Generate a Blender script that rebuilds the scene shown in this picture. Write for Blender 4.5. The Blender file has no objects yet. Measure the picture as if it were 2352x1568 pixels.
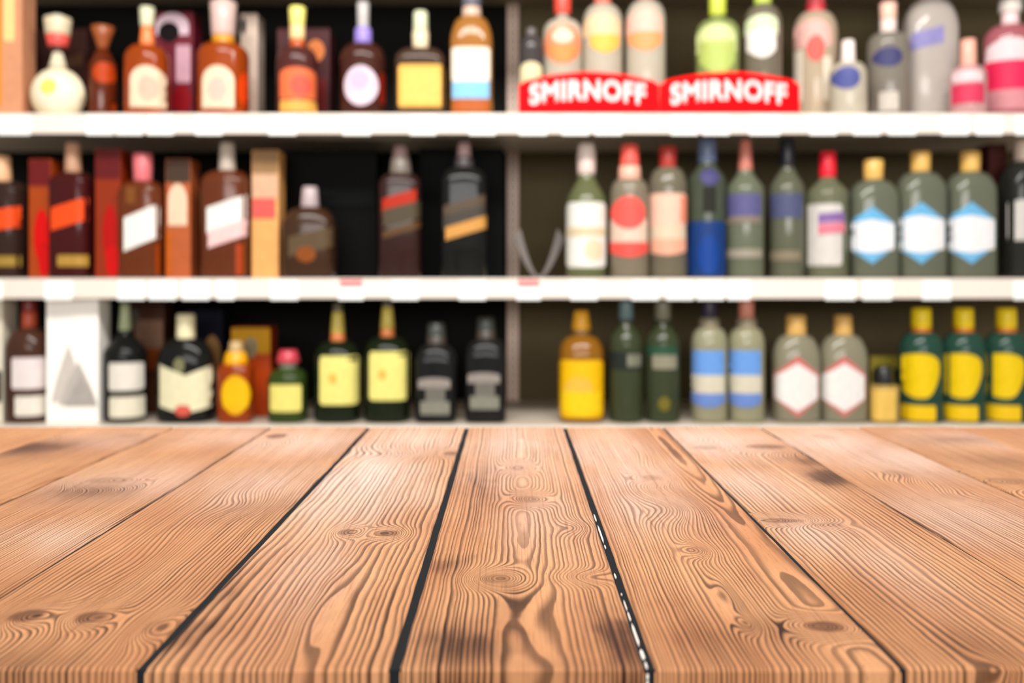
import bpy, bmesh, math, random
from mathutils import Vector

random.seed(7)
SC = bpy.context.scene
COL = SC.collection

# ------------------------------------------------------------------ camera, world, lights, exposure
F, CX, HY = 2200.0, 1176.0, 636.0          # focal length in px, principal column, horizon row (2352 x 1568 frame)
EYE = 1.15                                  # eye height above the floor
cam_data = bpy.data.cameras.new('camera')
cam = bpy.data.objects.new('camera', cam_data)
COL.objects.link(cam)
cam.location = (0, 0, EYE)
cam.rotation_euler = (math.pi / 2, 0, 0)
cam_data.sensor_width = 36.0
cam_data.lens = 36.0 * F / 2352.0
cam_data.shift_y = -(784.0 - HY) / 2352.0
cam_data.clip_start = 0.02
cam_data.dof.use_dof = True
cam_data.dof.focus_distance = 0.445
APERTURE = 0.0047                           # entrance pupil in metres
cam_data.dof.aperture_fstop = cam_data.lens / 1000.0 / APERTURE
cam_data.dof.aperture_ratio = 1.25
SC.camera = cam

world = bpy.data.worlds.new('store_ambient')
SC.world = world
world.use_nodes = True
wb = world.node_tree.nodes['Background']
wb.inputs[0].default_value = (1.0, 0.97, 0.93, 1)
wb.inputs[1].default_value = 0.22


def area(name, loc, target, sx, sy, power, color=(1, 0.97, 0.93)):
    d = bpy.data.lights.new(name, 'AREA')
    d.shape = 'RECTANGLE'
    d.size, d.size_y = sx, sy
    d.energy = power
    d.color = color
    o = bpy.data.objects.new(name, d)
    COL.objects.link(o)
    o.location = loc
    o.rotation_euler = (Vector(target) - Vector(loc)).to_track_quat('-Z', 'Y').to_euler()
    return o


area('ceiling_light_aisle', (0, 1.0, 2.65), (0, 2.44, 0.6), 2.4, 0.35, 45)
area('fill_light_behind', (0, -3.2, 1.95), (0, 2.4, 1.1), 4.2, 1.0, 78)  # fill added behind the camera to brighten the shelf fronts, no known source

SC.view_settings.view_transform = 'Standard'
SC.view_settings.look = 'None'
SC.view_settings.gamma = 1.0
SC.view_settings.use_curve_mapping = False
SC.view_settings.exposure = 0.7


# ------------------------------------------------------------------ small helpers
def lin(c):
    f = lambda v: v / 12.92 if v <= 0.04045 else ((v + 0.055) / 1.055) ** 2.4
    return tuple(f(v / 255.0) for v in c)


def P(x, y, Y):
    return Vector(((x - CX) * Y / F, Y, EYE - (y - HY) * Y / F))


def mesh_obj(name, verts, faces, mat, parent=None, smooth=False):
    m = bpy.data.meshes.new(name)
    m.from_pydata([tuple(v) for v in verts], [], faces)
    m.update()
    if smooth:
        m.polygons.foreach_set('use_smooth', [True] * len(m.polygons))
    if mat:
        m.materials.append(mat)
    o = bpy.data.objects.new(name, m)
    COL.objects.link(o)
    if parent:
        o.parent = parent
    return o


def bm_obj(name, bm, mat, parent=None, smooth=False):
    m = bpy.data.meshes.new(name)
    bmesh.ops.recalc_face_normals(bm, faces=bm.faces)
    bm.to_mesh(m)
    bm.free()
    if smooth:
        m.polygons.foreach_set('use_smooth', [True] * len(m.polygons))
    m.materials.append(mat)
    o = bpy.data.objects.new(name, m)
    COL.objects.link(o)
    if parent:
        o.parent = parent
    return o


def box(name, lo, hi, mat, parent=None, bevel=0.0):
    bm = bmesh.new()
    bmesh.ops.create_cube(bm, size=1)
    for v in bm.verts:
        v.co = Vector([lo[i] if v.co[i] < 0 else hi[i] for i in range(3)])
    if bevel:
        bmesh.ops.bevel(bm, geom=list(bm.edges), offset=bevel, segments=2, affect='EDGES', profile=0.5)
    return bm_obj(name, bm, mat, parent)


def thing(name, label, cat, loc=(0, 0, 0), group=None):
    o = bpy.data.objects.new(name, None)
    o.empty_display_size = 0.02
    COL.objects.link(o)
    o.location = loc
    o['label'] = label
    o['category'] = cat
    if group:
        o['group'] = group
    return o


_mats = {}


def mat(kind, rgb, **kw):
    """kind: paper, plastic, glass, metal, card, paint"""
    key = (kind, tuple(rgb), tuple(sorted(kw.items())))
    if key in _mats:
        return _mats[key]
    m = bpy.data.materials.new(kind)
    m.use_nodes = True
    nt = m.node_tree
    b = nt.nodes['Principled BSDF']
    c = lin(rgb)
    if kind in ('paper', 'card'):
        c = tuple(v * 0.8 for v in c)           # printed stock reflects about 80 percent at most
    b.inputs['Base Color'].default_value = (*c, 1)
    if kind in ('paper', 'card'):
        # faint mottling of the paper stock
        n = nt.nodes.new('ShaderNodeTexNoise')
        n.inputs['Scale'].default_value = 60 if kind == 'paper' else 30
        n.inputs['Detail'].default_value = 3
        r = nt.nodes.new('ShaderNodeMapRange')
        r.inputs['To Min'].default_value = 0.82
        r.inputs['To Max'].default_value = 1.1
        h = nt.nodes.new('ShaderNodeHueSaturation')
        h.inputs['Color'].default_value = (*c, 1)
        tc = nt.nodes.new('ShaderNodeTexCoord')
        nt.links.new(tc.outputs['Object'], n.inputs['Vector'])
        nt.links.new(n.outputs['Fac'], r.inputs['Value'])
        nt.links.new(r.outputs['Result'], h.inputs['Value'])
        nt.links.new(h.outputs['Color'], b.inputs['Base Color'])
        b.inputs['Roughness'].default_value = kw.get('rough', 0.5)
        b.inputs['Specular IOR Level'].default_value = 0.2 if max(rgb) > 60 else 0.04
    elif kind == 'plastic':
        b.inputs['Roughness'].default_value = kw.get('rough', 0.35)
        b.inputs['Specular IOR Level'].default_value = kw.get('spec', 0.5)
    elif kind == 'glass':
        b.inputs['Roughness'].default_value = kw.get('rough', 0.12)
        b.inputs['IOR'].default_value = 1.4
        b.inputs['Specular IOR Level'].default_value = 0.5 if max(rgb) > 110 else 0.22
        b.inputs['Transmission Weight'].default_value = kw.get('trans', 0.6)
    elif kind == 'metal':
        b.inputs['Specular IOR Level'].default_value = kw.get('spec', 0.5)
        b.inputs['Metallic'].default_value = kw.get('metallic', 0.0)
        b.inputs['Roughness'].default_value = kw.get('rough', 0.4)
    return m


# ------------------------------------------------------------------ node expressions for the wood
class E:
    nt = None

    def __init__(self, s):
        self.s = s

    @staticmethod
    def m(op, *a):
        n = E.nt.nodes.new('ShaderNodeMath')
        n.operation = op
        for i, v in enumerate(a):
            if isinstance(v, E):
                E.nt.links.new(v.s, n.inputs[i])
            else:
                n.inputs[i].default_value = float(v)
        return E(n.outputs[0])

    def __add__(s, o): return E.m('ADD', s, o)
    __radd__ = __add__
    def __sub__(s, o): return E.m('SUBTRACT', s, o)
    def __rsub__(s, o): return E.m('SUBTRACT', o, s)
    def __mul__(s, o): return E.m('MULTIPLY', s, o)
    __rmul__ = __mul__
    def __truediv__(s, o): return E.m('DIVIDE', s, o)


def sstep(v, a, b):
    n = E.nt.nodes.new('ShaderNodeMapRange')
    n.interpolation_type = 'SMOOTHSTEP'
    E.nt.links.new(v.s, n.inputs['Value'])
    n.inputs['From Min'].default_value = a
    n.inputs['From Max'].default_value = b
    return E(n.outputs['Result'])


def vec(x, y, z=0.0):
    n = E.nt.nodes.new('ShaderNodeCombineXYZ')
    for i, v in enumerate((x, y, z)):
        if isinstance(v, E):
            E.nt.links.new(v.s, n.inputs[i])
        else:
            n.inputs[i].default_value = v
    return E(n.outputs[0])


def noise(v, detail=2.0, rough=0.5):
    n = E.nt.nodes.new('ShaderNodeTexNoise')
    n.inputs['Scale'].default_value = 1.0
    n.inputs['Detail'].default_value = detail
    n.inputs['Roughness'].default_value = rough
    E.nt.links.new(v.s, n.inputs['Vector'])
    return E(n.outputs['Fac'])


def gauss(u, v, cu, cv, a, b):
    du = (u - cu) * (1.0 / a)
    dv = (v - cv) * (1.0 / b)
    return E.m('EXPONENT', (du * du + dv * dv) * -1.0)


def mixc(fac, c1, c2):
    n = E.nt.nodes.new('ShaderNodeMix')
    n.data_type = 'RGBA'
    n.clamp_factor = True
    if isinstance(fac, E):
        E.nt.links.new(fac.s, n.inputs[0])
    else:
        n.inputs[0].default_value = fac
    for i, c in ((6, c1), (7, c2)):
        if isinstance(c, E):
            E.nt.links.new(c.s, n.inputs[i])
        else:
            n.inputs[i].default_value = (*c, 1)
    return E(n.outputs[2])


# ------------------------------------------------------------------ room
PW = 0.08                                   # plank pitch
NEAR = PW * F / 585.0                       # distance of the table's front edge
HT = 899.0 * NEAR / F                       # eye above table top
FAR = HT * F / 345.0
ZT = EYE - HT                               # table top height

SH_Y = 2.44                                 # front face of the shelves
BACK_Y = 2.98
Z1 = P(0, 262, SH_Y).z                      # shelf surfaces: top, middle, bottom, and one above
Z2 = P(0, 640, SH_Y).z
Z3 = P(0, 970, 2.50).z
Z0 = P(0, 18, BACK_Y).z + 0.03
LIP = 0.050


def structure(o):
    o['kind'] = 'structure'
    return o


def tile_mat():
    m = bpy.data.materials.new('floor_tile')
    m.use_nodes = True
    nt = m.node_tree
    b = nt.nodes['Principled BSDF']
    n = nt.nodes.new('ShaderNodeTexNoise')
    n.inputs['Scale'].default_value = 12
    r = nt.nodes.new('ShaderNodeValToRGB')
    r.color_ramp.elements[0].color = (*lin((150, 142, 132)), 1)
    r.color_ramp.elements[1].color = (*lin((185, 178, 168)), 1)
    nt.links.new(n.outputs['Fac'], r.inputs['Fac'])
    nt.links.new(r.outputs['Color'], b.inputs['Base Color'])
    b.inputs['Roughness'].default_value = 0.4
    return m


structure(box('floor', (-4, -3.5, -0.05), (4, 3.3, 0), tile_mat()))
structure(box('wall_back', (-4, 3.12, 0), (4, 3.3, 3.0), mat('paint', (170, 160, 145))))
structure(box('ceiling', (-4, -3.5, 3.0), (4, 3.3, 3.05), mat('paint', (225, 222, 215))))

# ------------------------------------------------------------------ table
tab = thing('plank_table', 'brown wooden table of long knotty planks with dark filled joints, in front of the shelves', 'table', (0, 0, 0))
OFF = -0.46                                  # offset of plank 0's left joint in plank widths

# knots: px x, px y, half width px, half height px, strength in rings, core darkness
KNOTS = [
    (66, 1413, 50, 17, 7, 0.9), (208, 1417, 46, 15, 6, 0.85), (330, 1290, 50, 40, -3, 0.0), (360, 1440, 40, 20, 3, 0.35),
    (636, 1001, 30, 6, 5, 0.85), (560, 1160, 50, 14, -4, 0.1),
    (798, 1220, 26, 8, 6, 0.65), (893, 1223, 34, 8, -7, 0.8), (1048, 1040, 34, 5, 6, 0.75), (900, 1042, 60, 7, -4, 0.1),
    (722, 1420, 38, 75, 3.2, 0.0),
    (1190, 1074, 26, 7, 5, 0.35), (1213, 1146, 34, 9, 6, 0.4), (1140, 1328, 46, 12, -6, 0.55), (1345, 1325, 46, 9, 6, 0.15),
    (1224, 1420, 46, 80, 3.4, 0.0),
    (1320, 1212, 26, 9, -4, 0.1),
    (1495, 1096, 30, 7, 5, 0.35), (1535, 1166, 50, 18, 8, 0.15), (1600, 1262, 28, 10, 7, 0.3), (1680, 1370, 26, 40, 4, 0.3), (1718, 1432, 20, 12, 4, 0.3),
    (1470, 1030, 26, 18, 4, 0.0), (1895, 1437, 60, 15, 9, 0.95),
    (1620, 1028, 40, 6, -5, 0.35), (1760, 1026, 60, 6, 5, 0.7), (1790, 1196, 60, 6, 5, 0.65), (1900, 1206, 50, 5, -3, 0.3),
    (1895, 1003, 36, 9, 4, 0.25), (2060, 1088, 44, 10, 5, 0.25), (2190, 1140, 40, 10, -3, 0.15),
    (2310, 1105, 60, 9, 5, 0.4), (2330, 1560, 30, 30, 4, 0.3),
    (50, 1026, 60, 12, 4, 0.6), (250, 1102, 60, 8, 4, 0.35), (300, 1000, 30, 6, 4, 0.3), (420, 1010, 40, 7, -3, 0.1),
]
# stains: px x, px y, half width, half height, darkness
STAINS = [
    (1040, 1480, 110, 55, 0.75), (1415, 1470, 60, 75, 0.85), (1030, 1300, 40, 25, 0.5), (1110, 1120, 30, 60, 0.35), (1170, 1400, 30, 90, 0.25),
    (1910, 1096, 55, 22, 0.95), (1850, 1060, 40, 16, 0.5), (400, 1460, 90, 50, 0.6), (480, 1370, 50, 60, 0.45), (200, 1130, 110, 22, 0.5),
    (60, 1030, 120, 22, 0.7), (330, 1010, 80, 12, 0.3), (620, 1170, 90, 40, 0.25), (2290, 1060, 90, 20, 0.35), (1780, 1450, 80, 40, 0.35),
    (2200, 1010, 80, 10, 0.4), (1990, 1380, 60, 60, 0.15), (2250, 1480, 120, 40, 0.3), (20, 1540, 140, 50, 0.4), (1640, 1470, 70, 60, 0.3),
    (1330, 1560, 260, 30, 0.25),
]
# wear patches, plus the far end's pale sheen painted into the boards: px x, px y, half width, half height, amount
WEAR_SHEEN = [
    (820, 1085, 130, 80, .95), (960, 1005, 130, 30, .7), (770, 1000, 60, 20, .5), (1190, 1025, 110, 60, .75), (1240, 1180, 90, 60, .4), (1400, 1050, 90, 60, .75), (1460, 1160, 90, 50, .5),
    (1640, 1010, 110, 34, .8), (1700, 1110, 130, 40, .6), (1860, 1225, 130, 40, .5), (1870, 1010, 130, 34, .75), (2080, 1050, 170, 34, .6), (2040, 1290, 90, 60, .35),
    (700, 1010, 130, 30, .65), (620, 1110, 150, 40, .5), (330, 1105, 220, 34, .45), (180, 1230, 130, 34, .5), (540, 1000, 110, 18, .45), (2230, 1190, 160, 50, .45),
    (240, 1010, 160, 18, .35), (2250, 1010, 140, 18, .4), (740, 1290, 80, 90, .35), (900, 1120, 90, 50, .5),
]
# per plank: ring density, pith position (in plank widths from centre), pith depth, tone
PLANKS = {
    -6: (40, -0.9, 0.2, 0.5), -5: (44, -0.9, 0.2, 0.6), -4: (52, 0.9, 0.2, 0.62), -3: (54, -0.9, 0.2, 0.45), -2: (40, -0.85, 0.25, 0.45),
    -1: (30, -0.8, 0.3, 0.25), 0: (46, 0.03, 0.10, 0.5), 1: (52, 0.38, 0.16, 0.45), 2: (30, 1.0, 0.2, 0.25), 3: (40, 0.95, 0.3, 0.4),
    4: (40, 0.9, 0.2, 0.5), 5: (44, 0.9, 0.2, 0.6), 6: (44, -0.9, 0.2, 0.5),
}


def table_uv(px, py):
    Y = F * HT / (py - HY)
    X = (px - CX) * Y / F
    k = math.floor(X / PW - OFF)
    return k, X / PW - OFF - k - 0.5, Y - NEAR, Y


def wood(k):
    dens, pith, depth, tone = PLANKS[k]
    m = bpy.data.materials.new('plank_wood')
    m.use_nodes = True
    nt = m.node_tree
    E.nt = nt
    b = nt.nodes['Principled BSDF']
    tc = nt.nodes.new('ShaderNodeTexCoord')
    sep = nt.nodes.new('ShaderNodeSeparateXYZ')
    nt.links.new(tc.outputs['Object'], sep.inputs[0])
    x, y, z = (E(sep.outputs[i]) for i in range(3))
    u = x * (1.0 / PW)
    v = E.m('ABSOLUTE', y) + E.m('MAXIMUM', z * -1.0, 0.0)   # grain runs on over the front edge
    s = 13.7 * k + 5.1
    # slow waviness
    w1 = noise(vec(u * 1.1 + s, v * 5.0, 0.3), 1.0) - 0.5
    w2 = noise(vec(u * 3.0 + s, v * 16.0, 4.2), 1.5) - 0.5
    w3 = noise(vec(u * 9.0 + s, v * 60.0, 7.7), 1.0) - 0.5
    du = u - pith + w1 * 0.07
    dd = (noise(vec(v * 4.0 + s, 0.5, 2.0), 0.0) - 0.5) * (depth * (0.5 if k == 0 else 1.0)) + depth
    f = E.m('SQRT', du * du + dd * dd) * dens + w2 * 1.1 + w3 * 0.35
    core, ringmask = None, None
    for (px, py, hw, hh, amp, dark) in KNOTS:
        kk, cu, cv, Y = table_uv(px, py)
        if kk != k:
            continue
        a = hw * Y / F / PW
        bb = hh * Y * Y / (F * HT)
        if dark > 0.3:                        # a real knot: rings close around it
            amp = math.copysign(max(abs(amp), 1.6 * dens * a * 1.25 / 0.86), amp)
        g = gauss(u + w2 * 0.10, v, cu, cv, a * 1.25, bb * 1.7)
        f = f + g * amp
        if dark:
            c = gauss(u + w3 * 0.05, v, cu, cv, a * 0.95, bb * 1.05)
            c = sstep(c, 0.3, 0.75) * dark
            core = c if core is None else E.m('MAXIMUM', core, c)
    f = f + (noise(vec(f * 0.33, s, 0.0), 0.0) - 0.5) * 2.0
    ph = E.m('FRACT', f)
    wn = nt.nodes.new('ShaderNodeTexWhiteNoise')
    wn.noise_dimensions = '1D'
    nt.links.new(E.m('FLOOR', f).s, wn.inputs['W'])
    strength = E(wn.outputs['Value']) * 0.4 + 0.6
    patch = noise(vec(u * 2.2 + s, v * 9.0, 1.0), 2.0)
    line = sstep(ph, 0.30, 0.76) * (1.0 - sstep(ph, 0.91, 1.0))
    line = line * strength * (sstep(patch, 0.25, 0.7) * 0.35 + 0.65)
    # fibres, blotches, pores
    fib = noise(vec(u * 150.0 + s, v * 55.0, 0.0), 2.0, 0.6)
    blot = noise(vec(u * 1.6 + s, v * 7.0, 9.0), 3.0, 0.55)
    speck = sstep(noise(vec(u * 75.0 + s, v * 420.0, 3.0), 1.0), 0.70, 0.76)
    stain = None
    for (px, py, hw, hh, dark) in STAINS:
        kk, cu, cv, Y = table_uv(px, min(py, 1534))
        if kk != k:
            continue
        g = gauss(u + w2 * 0.3 + w3 * 0.2, v + w3 * 0.01, cu, cv, hw * Y / F / PW, hh * Y * Y / (F * HT)) * dark
        stain = g if stain is None else E.m('MAXIMUM', stain, g)
    light, mid, dk = lin((222, 168, 124)), lin((186, 124, 84)), lin((40, 19, 13))
    c = mixc(sstep(blot, 0.28, 0.72) * 0.75 + tone * 0.25, light, mid)
    c = mixc(fib * 0.4, c, lin((196, 136, 86)))
    # wear and the painted far-end sheen, both as pale colour
    wear_sheen = None
    for (px, py, hw, hh, amt) in WEAR_SHEEN:
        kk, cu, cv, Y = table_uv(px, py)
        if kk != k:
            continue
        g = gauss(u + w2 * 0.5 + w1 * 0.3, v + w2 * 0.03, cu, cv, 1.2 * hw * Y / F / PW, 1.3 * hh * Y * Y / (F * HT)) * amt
        wear_sheen = g if wear_sheen is None else E.m('MAXIMUM', wear_sheen, g)
    if wear_sheen is not None:
        wear_sheen = wear_sheen * (sstep(blot, 0.2, 0.65) * 0.5 + 0.5)
        c = mixc(wear_sheen * 1.15, c, lin((230, 202, 188)))
        line = line * (1.0 - wear_sheen * 0.35)
    if stain is not None:
        c = mixc(stain * 0.9, c, lin((98, 54, 34)))
        line = line * (stain * 0.7 + 1.0)
    fs = noise(vec(u * 60.0 + s, v * 9.0, 5.0), 2.0, 0.65)
    c = mixc(sstep(fs, 0.5, 0.72) * 0.45, c, lin((140, 84, 52)))
    c = mixc(sstep(fib, 0.56, 0.72) * 0.4, c, lin((120, 70, 44)))
    c = mixc(line * 0.94, c, dk)
    if core is not None:
        c = mixc(core * 0.9, c, mixc(line * 1.2, lin((112, 70, 48)), lin((44, 28, 24))))
    if stain is not None:
        c = mixc(sstep(stain, 0.25, 0.85) * sstep(fs, 0.25, 0.6) * 0.75, c, lin((52, 32, 28)))
    c = mixc(speck * 0.45, c, lin((90, 52, 36)))
    nt.links.new(c.s, b.inputs['Base Color'])
    nt.links.new((line * -0.12 + 0.48).s, b.inputs['Roughness'])
    b.inputs['Specular IOR Level'].default_value = 0.12
    b.inputs['Sheen Weight'].default_value = 0.08
    b.inputs['Sheen Roughness'].default_value = 0.24
    b.inputs['Sheen Tint'].default_value = (1.0, 0.86, 0.84, 1)
    bump = nt.nodes.new('ShaderNodeBump')
    bump.inputs['Strength'].default_value = 0.15
    bump.inputs['Distance'].default_value = 0.0004
    nt.links.new((line * -1.0 + fib * 0.25).s, bump.inputs['Height'])
    nt.links.new(bump.outputs['Normal'], b.inputs['Normal'])
    return m


# joint widths in metres, joint j is the left edge of plank j
JOINT = {-5: .0011, -4: .0012, -3: .0013, -2: .0014, -1: .0026, 0: .0031, 1: .0031, 2: .0013, 3: .0015, 4: .0014, 5: .0012, 6: .0012}
LEN = FAR - NEAR
THICK = 0.032


def plank(k):
    rnd = random.Random(k + 50)
    xl = -PW / 2 + JOINT.get(k, .0012) / 2
    xr = PW / 2 - JOINT.get(k + 1, .0012) / 2
    nseg = 36
    ys = [0.0] + [0.0016] + [LEN * i / nseg for i in range(1, nseg)] + [LEN]
    verts, faces = [], []
    r = 0.0007
    dz = rnd.uniform(-0.00025, 0.0002)
    for i, yy in enumerate(ys):
        jl = rnd.uniform(-1, 1) * 0.00018
        jr = rnd.uniform(-1, 1) * 0.00018
        drop = 0.0010 if i == 0 else 0.0
        yv = yy
        a, c = xl + jl, xr + jr
        verts += [(a, yv, -THICK), (a, yv, -r - drop + dz), (a + r, yv, -drop + dz), (c - r, yv, -drop + dz), (c, yv, -r - drop + dz), (c, yv, -THICK)]
    n = len(ys)
    for i in range(n - 1):
        o, q = i * 6, i * 6 + 6
        for j in range(5):
            faces.append((o + j, o + j + 1, q + j + 1, q + j))
        faces.append((o + 5, o, q, q + 5))
    faces.append((0, 5, 4, 3, 2, 1))
    e = (n - 1) * 6
    faces.append((e, e + 1, e + 2, e + 3, e + 4, e + 5))
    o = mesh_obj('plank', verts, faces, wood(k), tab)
    o.location = ((OFF + k + 0.5) * PW, NEAR, ZT)
    return o


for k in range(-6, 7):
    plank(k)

filler = mat('plastic', (30, 33, 37), rough=0.8, spec=0.1)
XL, XR = (OFF - 6) * PW, (OFF + 7) * PW
for j in range(-5, 7):
    w = JOINT[j] / 2 + 0.0004
    xx = (OFF + j) * PW
    box('joint_filler', (xx - w, NEAR + 0.0006, ZT - THICK + 0.001), (xx + w, FAR - 0.0006, ZT - 0.0007), filler, tab)
chip_m = mat('paint', (235, 228, 222))
bm = bmesh.new()
xj = (OFF + 1) * PW - 0.0006
for (ya, yb, wd) in ((1178, 1196, .8), (1203, 1246, 1.0), (1249, 1258, .8), (1314, 1326, .8), (1360, 1364, .6), (1375, 1400, .6), (1402, 1424, .7), (1428, 1482, 1.1), (1488, 1512, 1.5), (1517, 1533, .9)):
    Ya, Yb = F * HT / (yb - HY), F * HT / (ya - HY)
    h = wd * 0.0004
    pts = [(xj - h * .3, Ya), (xj + h, Ya + (Yb - Ya) * .2), (xj + h * .9, Ya + (Yb - Ya) * .8), (xj, Yb), (xj - h, Ya + (Yb - Ya) * .75), (xj - h, Ya + (Yb - Ya) * .2)]
    top = [bm.verts.new((p[0], p[1], ZT - 0.0003)) for p in pts]
    bot = [bm.verts.new((p[0], p[1], ZT - 0.0009)) for p in pts]
    bm.faces.new(top)
    bm.faces.new(bot[::-1])
    for i in range(6):
        bm.faces.new((top[i], bot[i], bot[(i + 1) % 6], top[(i + 1) % 6]))
for (za, zb) in ((0.0018, 0.0034), (0.0040, 0.0062)):
    vs = bmesh.ops.create_cube(bm, size=1)['verts']
    for v in vs:
        v.co = Vector((xj + v.co.x * .0008, NEAR + 0.0004 + v.co.y * 0.0006, ZT - (za if v.co.z > 0 else zb)))
o = bm_obj('paint_remnant', bm, chip_m, tab)
o['kind'] = 'stuff'
o['label'] = 'flakes of white paint left in one dark joint'

legm = mat('paint', (92, 60, 40))
for sx in (XL + 0.05, XR - 0.11):
    for sy in (NEAR + 0.05, FAR - 0.11):
        box('leg', (sx, sy, 0.0), (sx + 0.06, sy + 0.06, ZT - THICK), legm, tab, 0.003)
box('apron', (XL + 0.06, NEAR + 0.06, ZT - THICK - 0.07), (XR - 0.06, NEAR + 0.08, ZT - THICK), legm, tab)
box('apron', (XL + 0.06, FAR - 0.08, ZT - THICK - 0.07), (XR - 0.06, FAR - 0.06, ZT - THICK), legm, tab)

# ------------------------------------------------------------------ shelf unit
unit = thing('shelf_unit', 'tall white metal store shelving with price rails, holding the bottles behind the wooden table', 'shelf')
white = mat('metal', (230, 218, 207), rough=0.45)
shelfm = mat('metal', (205, 192, 175), rough=0.5)
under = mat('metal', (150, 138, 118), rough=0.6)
SX0, SX1 = -2.05, 2.05
tagm = mat('paint', (253, 253, 250))
tagm2 = mat('paper', (246, 150, 150))


def tags(z, spans, rail):
    for (a, b, pink) in spans:
        x0, x1 = (a - CX) * SH_Y / F, (b - CX) * SH_Y / F
        box('price_tag', (x0, SH_Y - 0.006, z - LIP - 0.003), (x1, SH_Y - 0.0045, z - 0.006 if not pink else z - 0.022), tagm, rail)
        if pink:
            box('price_tag_header', (x0 + .004, SH_Y - 0.006, z - 0.0215), (x1 - .004, SH_Y - 0.0045, z - 0.002), tagm2, rail)


SPANS = {
    1: [(0, 72, 0), (200, 262, 0), (268, 330, 0), (340, 400, 0), (450, 512, 0), (618, 682, 0), (788, 852, 0), (942, 1002, 0), (1078, 1138, 0), (1192, 1256, 0), (1290, 1352, 0), (1366, 1428, 0),
        (1540, 1602, 0), (1612, 1674, 0), (1720, 1790, 0), (1858, 1920, 0), (1958, 2020, 0), (2038, 2102, 0), (2160, 2222, 0), (2240, 2300, 0), (2330, 2390, 0)],
    2: [(-30, 8, 0), (104, 168, 0), (272, 334, 0), (344, 406, 0), (420, 482, 0), (500, 540, 0), (622, 686, 0), (778, 836, 1), (900, 962, 0), (1054, 1116, 0), (1186, 1242, 1), (1310, 1372, 0),
        (1450, 1512, 0), (1530, 1592, 0), (1600, 1662, 0), (1670, 1722, 0), (1894, 1962, 0), (1980, 2046, 0), (2116, 2182, 0), (2326, 2388, 0)],
    3: [], 0: [],
}
for i, z in ((0, Z0), (1, Z1), (2, Z2), (3, Z3)):
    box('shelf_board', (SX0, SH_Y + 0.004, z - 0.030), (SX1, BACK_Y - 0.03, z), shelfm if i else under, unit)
    rail = box('price_rail', (SX0, SH_Y - 0.004, z - LIP), (SX1, SH_Y + 0.004, z + 0.001), white, unit, 0.0015)
    tags(z, SPANS[i], rail)
box('base_plinth', (SX0, SH_Y + 0.02, 0), (SX1, BACK_Y - 0.03, 0.14), white, unit)
XU = (1178 - CX) * BACK_Y / F
darkback = mat('metal', (24, 23, 20), rough=0.7, spec=0.08)
olive = mat('metal', (104, 92, 66), rough=0.7, spec=0.15)
box('back_panel', (SX0, BACK_Y - 0.022, 0.14), (XU - 0.02, BACK_Y, 2.25), darkback, unit)
box('back_panel', (XU + 0.02, BACK_Y - 0.022, 0.14), (SX1, BACK_Y, 2.25), olive, unit)
up_m = mat('metal', (240, 212, 194), rough=0.45)
up = None
for ux in (SX0, XU, SX1):
    up_ = box('upright', (ux - 0.019, BACK_Y - 0.036, 0), (ux + 0.019, BACK_Y + 0.01, 2.3), up_m, unit, 0.002)
    if ux == XU:
        up = up_
bm = bmesh.new()
zz = 0.7
while zz < 2.1:
    for sx in (-0.007, 0.007):
        vs = bmesh.ops.create_cube(bm, size=1)['verts']
        for v in vs:
            v.co = Vector((XU + sx + v.co.x * 0.004, BACK_Y - 0.0362 + v.co.y * 0.001, zz + v.co.z * 0.008))
    zz += 0.025
o = bm_obj('slot', bm, mat('plastic', (40, 34, 30)), up)
o['kind'] = 'stuff'


# ------------------------------------------------------------------ bottles and cartons
def sect(a, rx, ry, n):
    c, s = math.cos(a), math.sin(a)
    return (rx * math.copysign(abs(c) ** (2.0 / n), c), ry * math.copysign(abs(s) ** (2.0 / n), s))


def lathe(name, prof, m, parent, seg=28, closed=True):
    """prof: (z, rx, ry, n)"""
    verts, faces = [], []
    for (z, rx, ry, n) in prof:
        for i in range(seg):
            xx, yy = sect(2 * math.pi * i / seg, rx, ry, n)
            verts.append((xx, yy, z))
    for r in range(len(prof) - 1):
        for i in range(seg):
            j = (i + 1) % seg
            faces.append((r * seg + i, r * seg + j, (r + 1) * seg + j, (r + 1) * seg + i))
    faces.append(tuple(range(seg))[::-1])
    faces.append(tuple((len(prof) - 1) * seg + i for i in range(seg)))
    return mesh_obj(name, verts, faces, m, parent, True)


def prof_at(prof, z):
    for a, b in zip(prof, prof[1:]):
        if a[0] <= z <= b[0]:
            t = 0 if b[0] == a[0] else (z - a[0]) / (b[0] - a[0])
            return tuple(a[i] + (b[i] - a[i]) * t for i in range(1, 4))
    return prof[-1][1:] if z > prof[-1][0] else prof[0][1:]


def zspan(kind, s, p):
    """lower and upper edge (0..1) of a label at s in -1..1"""
    a = abs(s)
    if kind == 'oval':
        h = math.sqrt(max(0, 1 - s * s)) / 2
        return 0.5 - h, 0.5 + h
    if kind == 'hex':
        return p * a, 1 - p * a
    if kind == 'slant':
        return (1 + s) / 2 * p, 1 - (1 - s) / 2 * p
    if kind == 'peak':
        return 0.0, max(0.02, (1 - a) ** 0.8)
    if kind == 'arch':
        return 0.0, 1 - p + p * math.sqrt(max(0, 1 - s * s))
    if kind == 'chevron':
        return p * 0.6 * a ** 1.5, 1 - p * (1 - a)
    if kind == 'shield':
        lo = 0.55 * a ** 3
        return lo, 1 - p + p * math.sqrt(max(0, 1 - s * s))
    if kind == 'smile':
        return p * a * a, 1.0
    m = 0.0 if a < 0.9 else (a - 0.9) / 0.1 * 0.05
    return m, 1 - m


ROWZ = {1: Z1, 2: Z2, 3: Z3}
ROWBASE = {1: 258, 2: 636, 3: 970}


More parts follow.
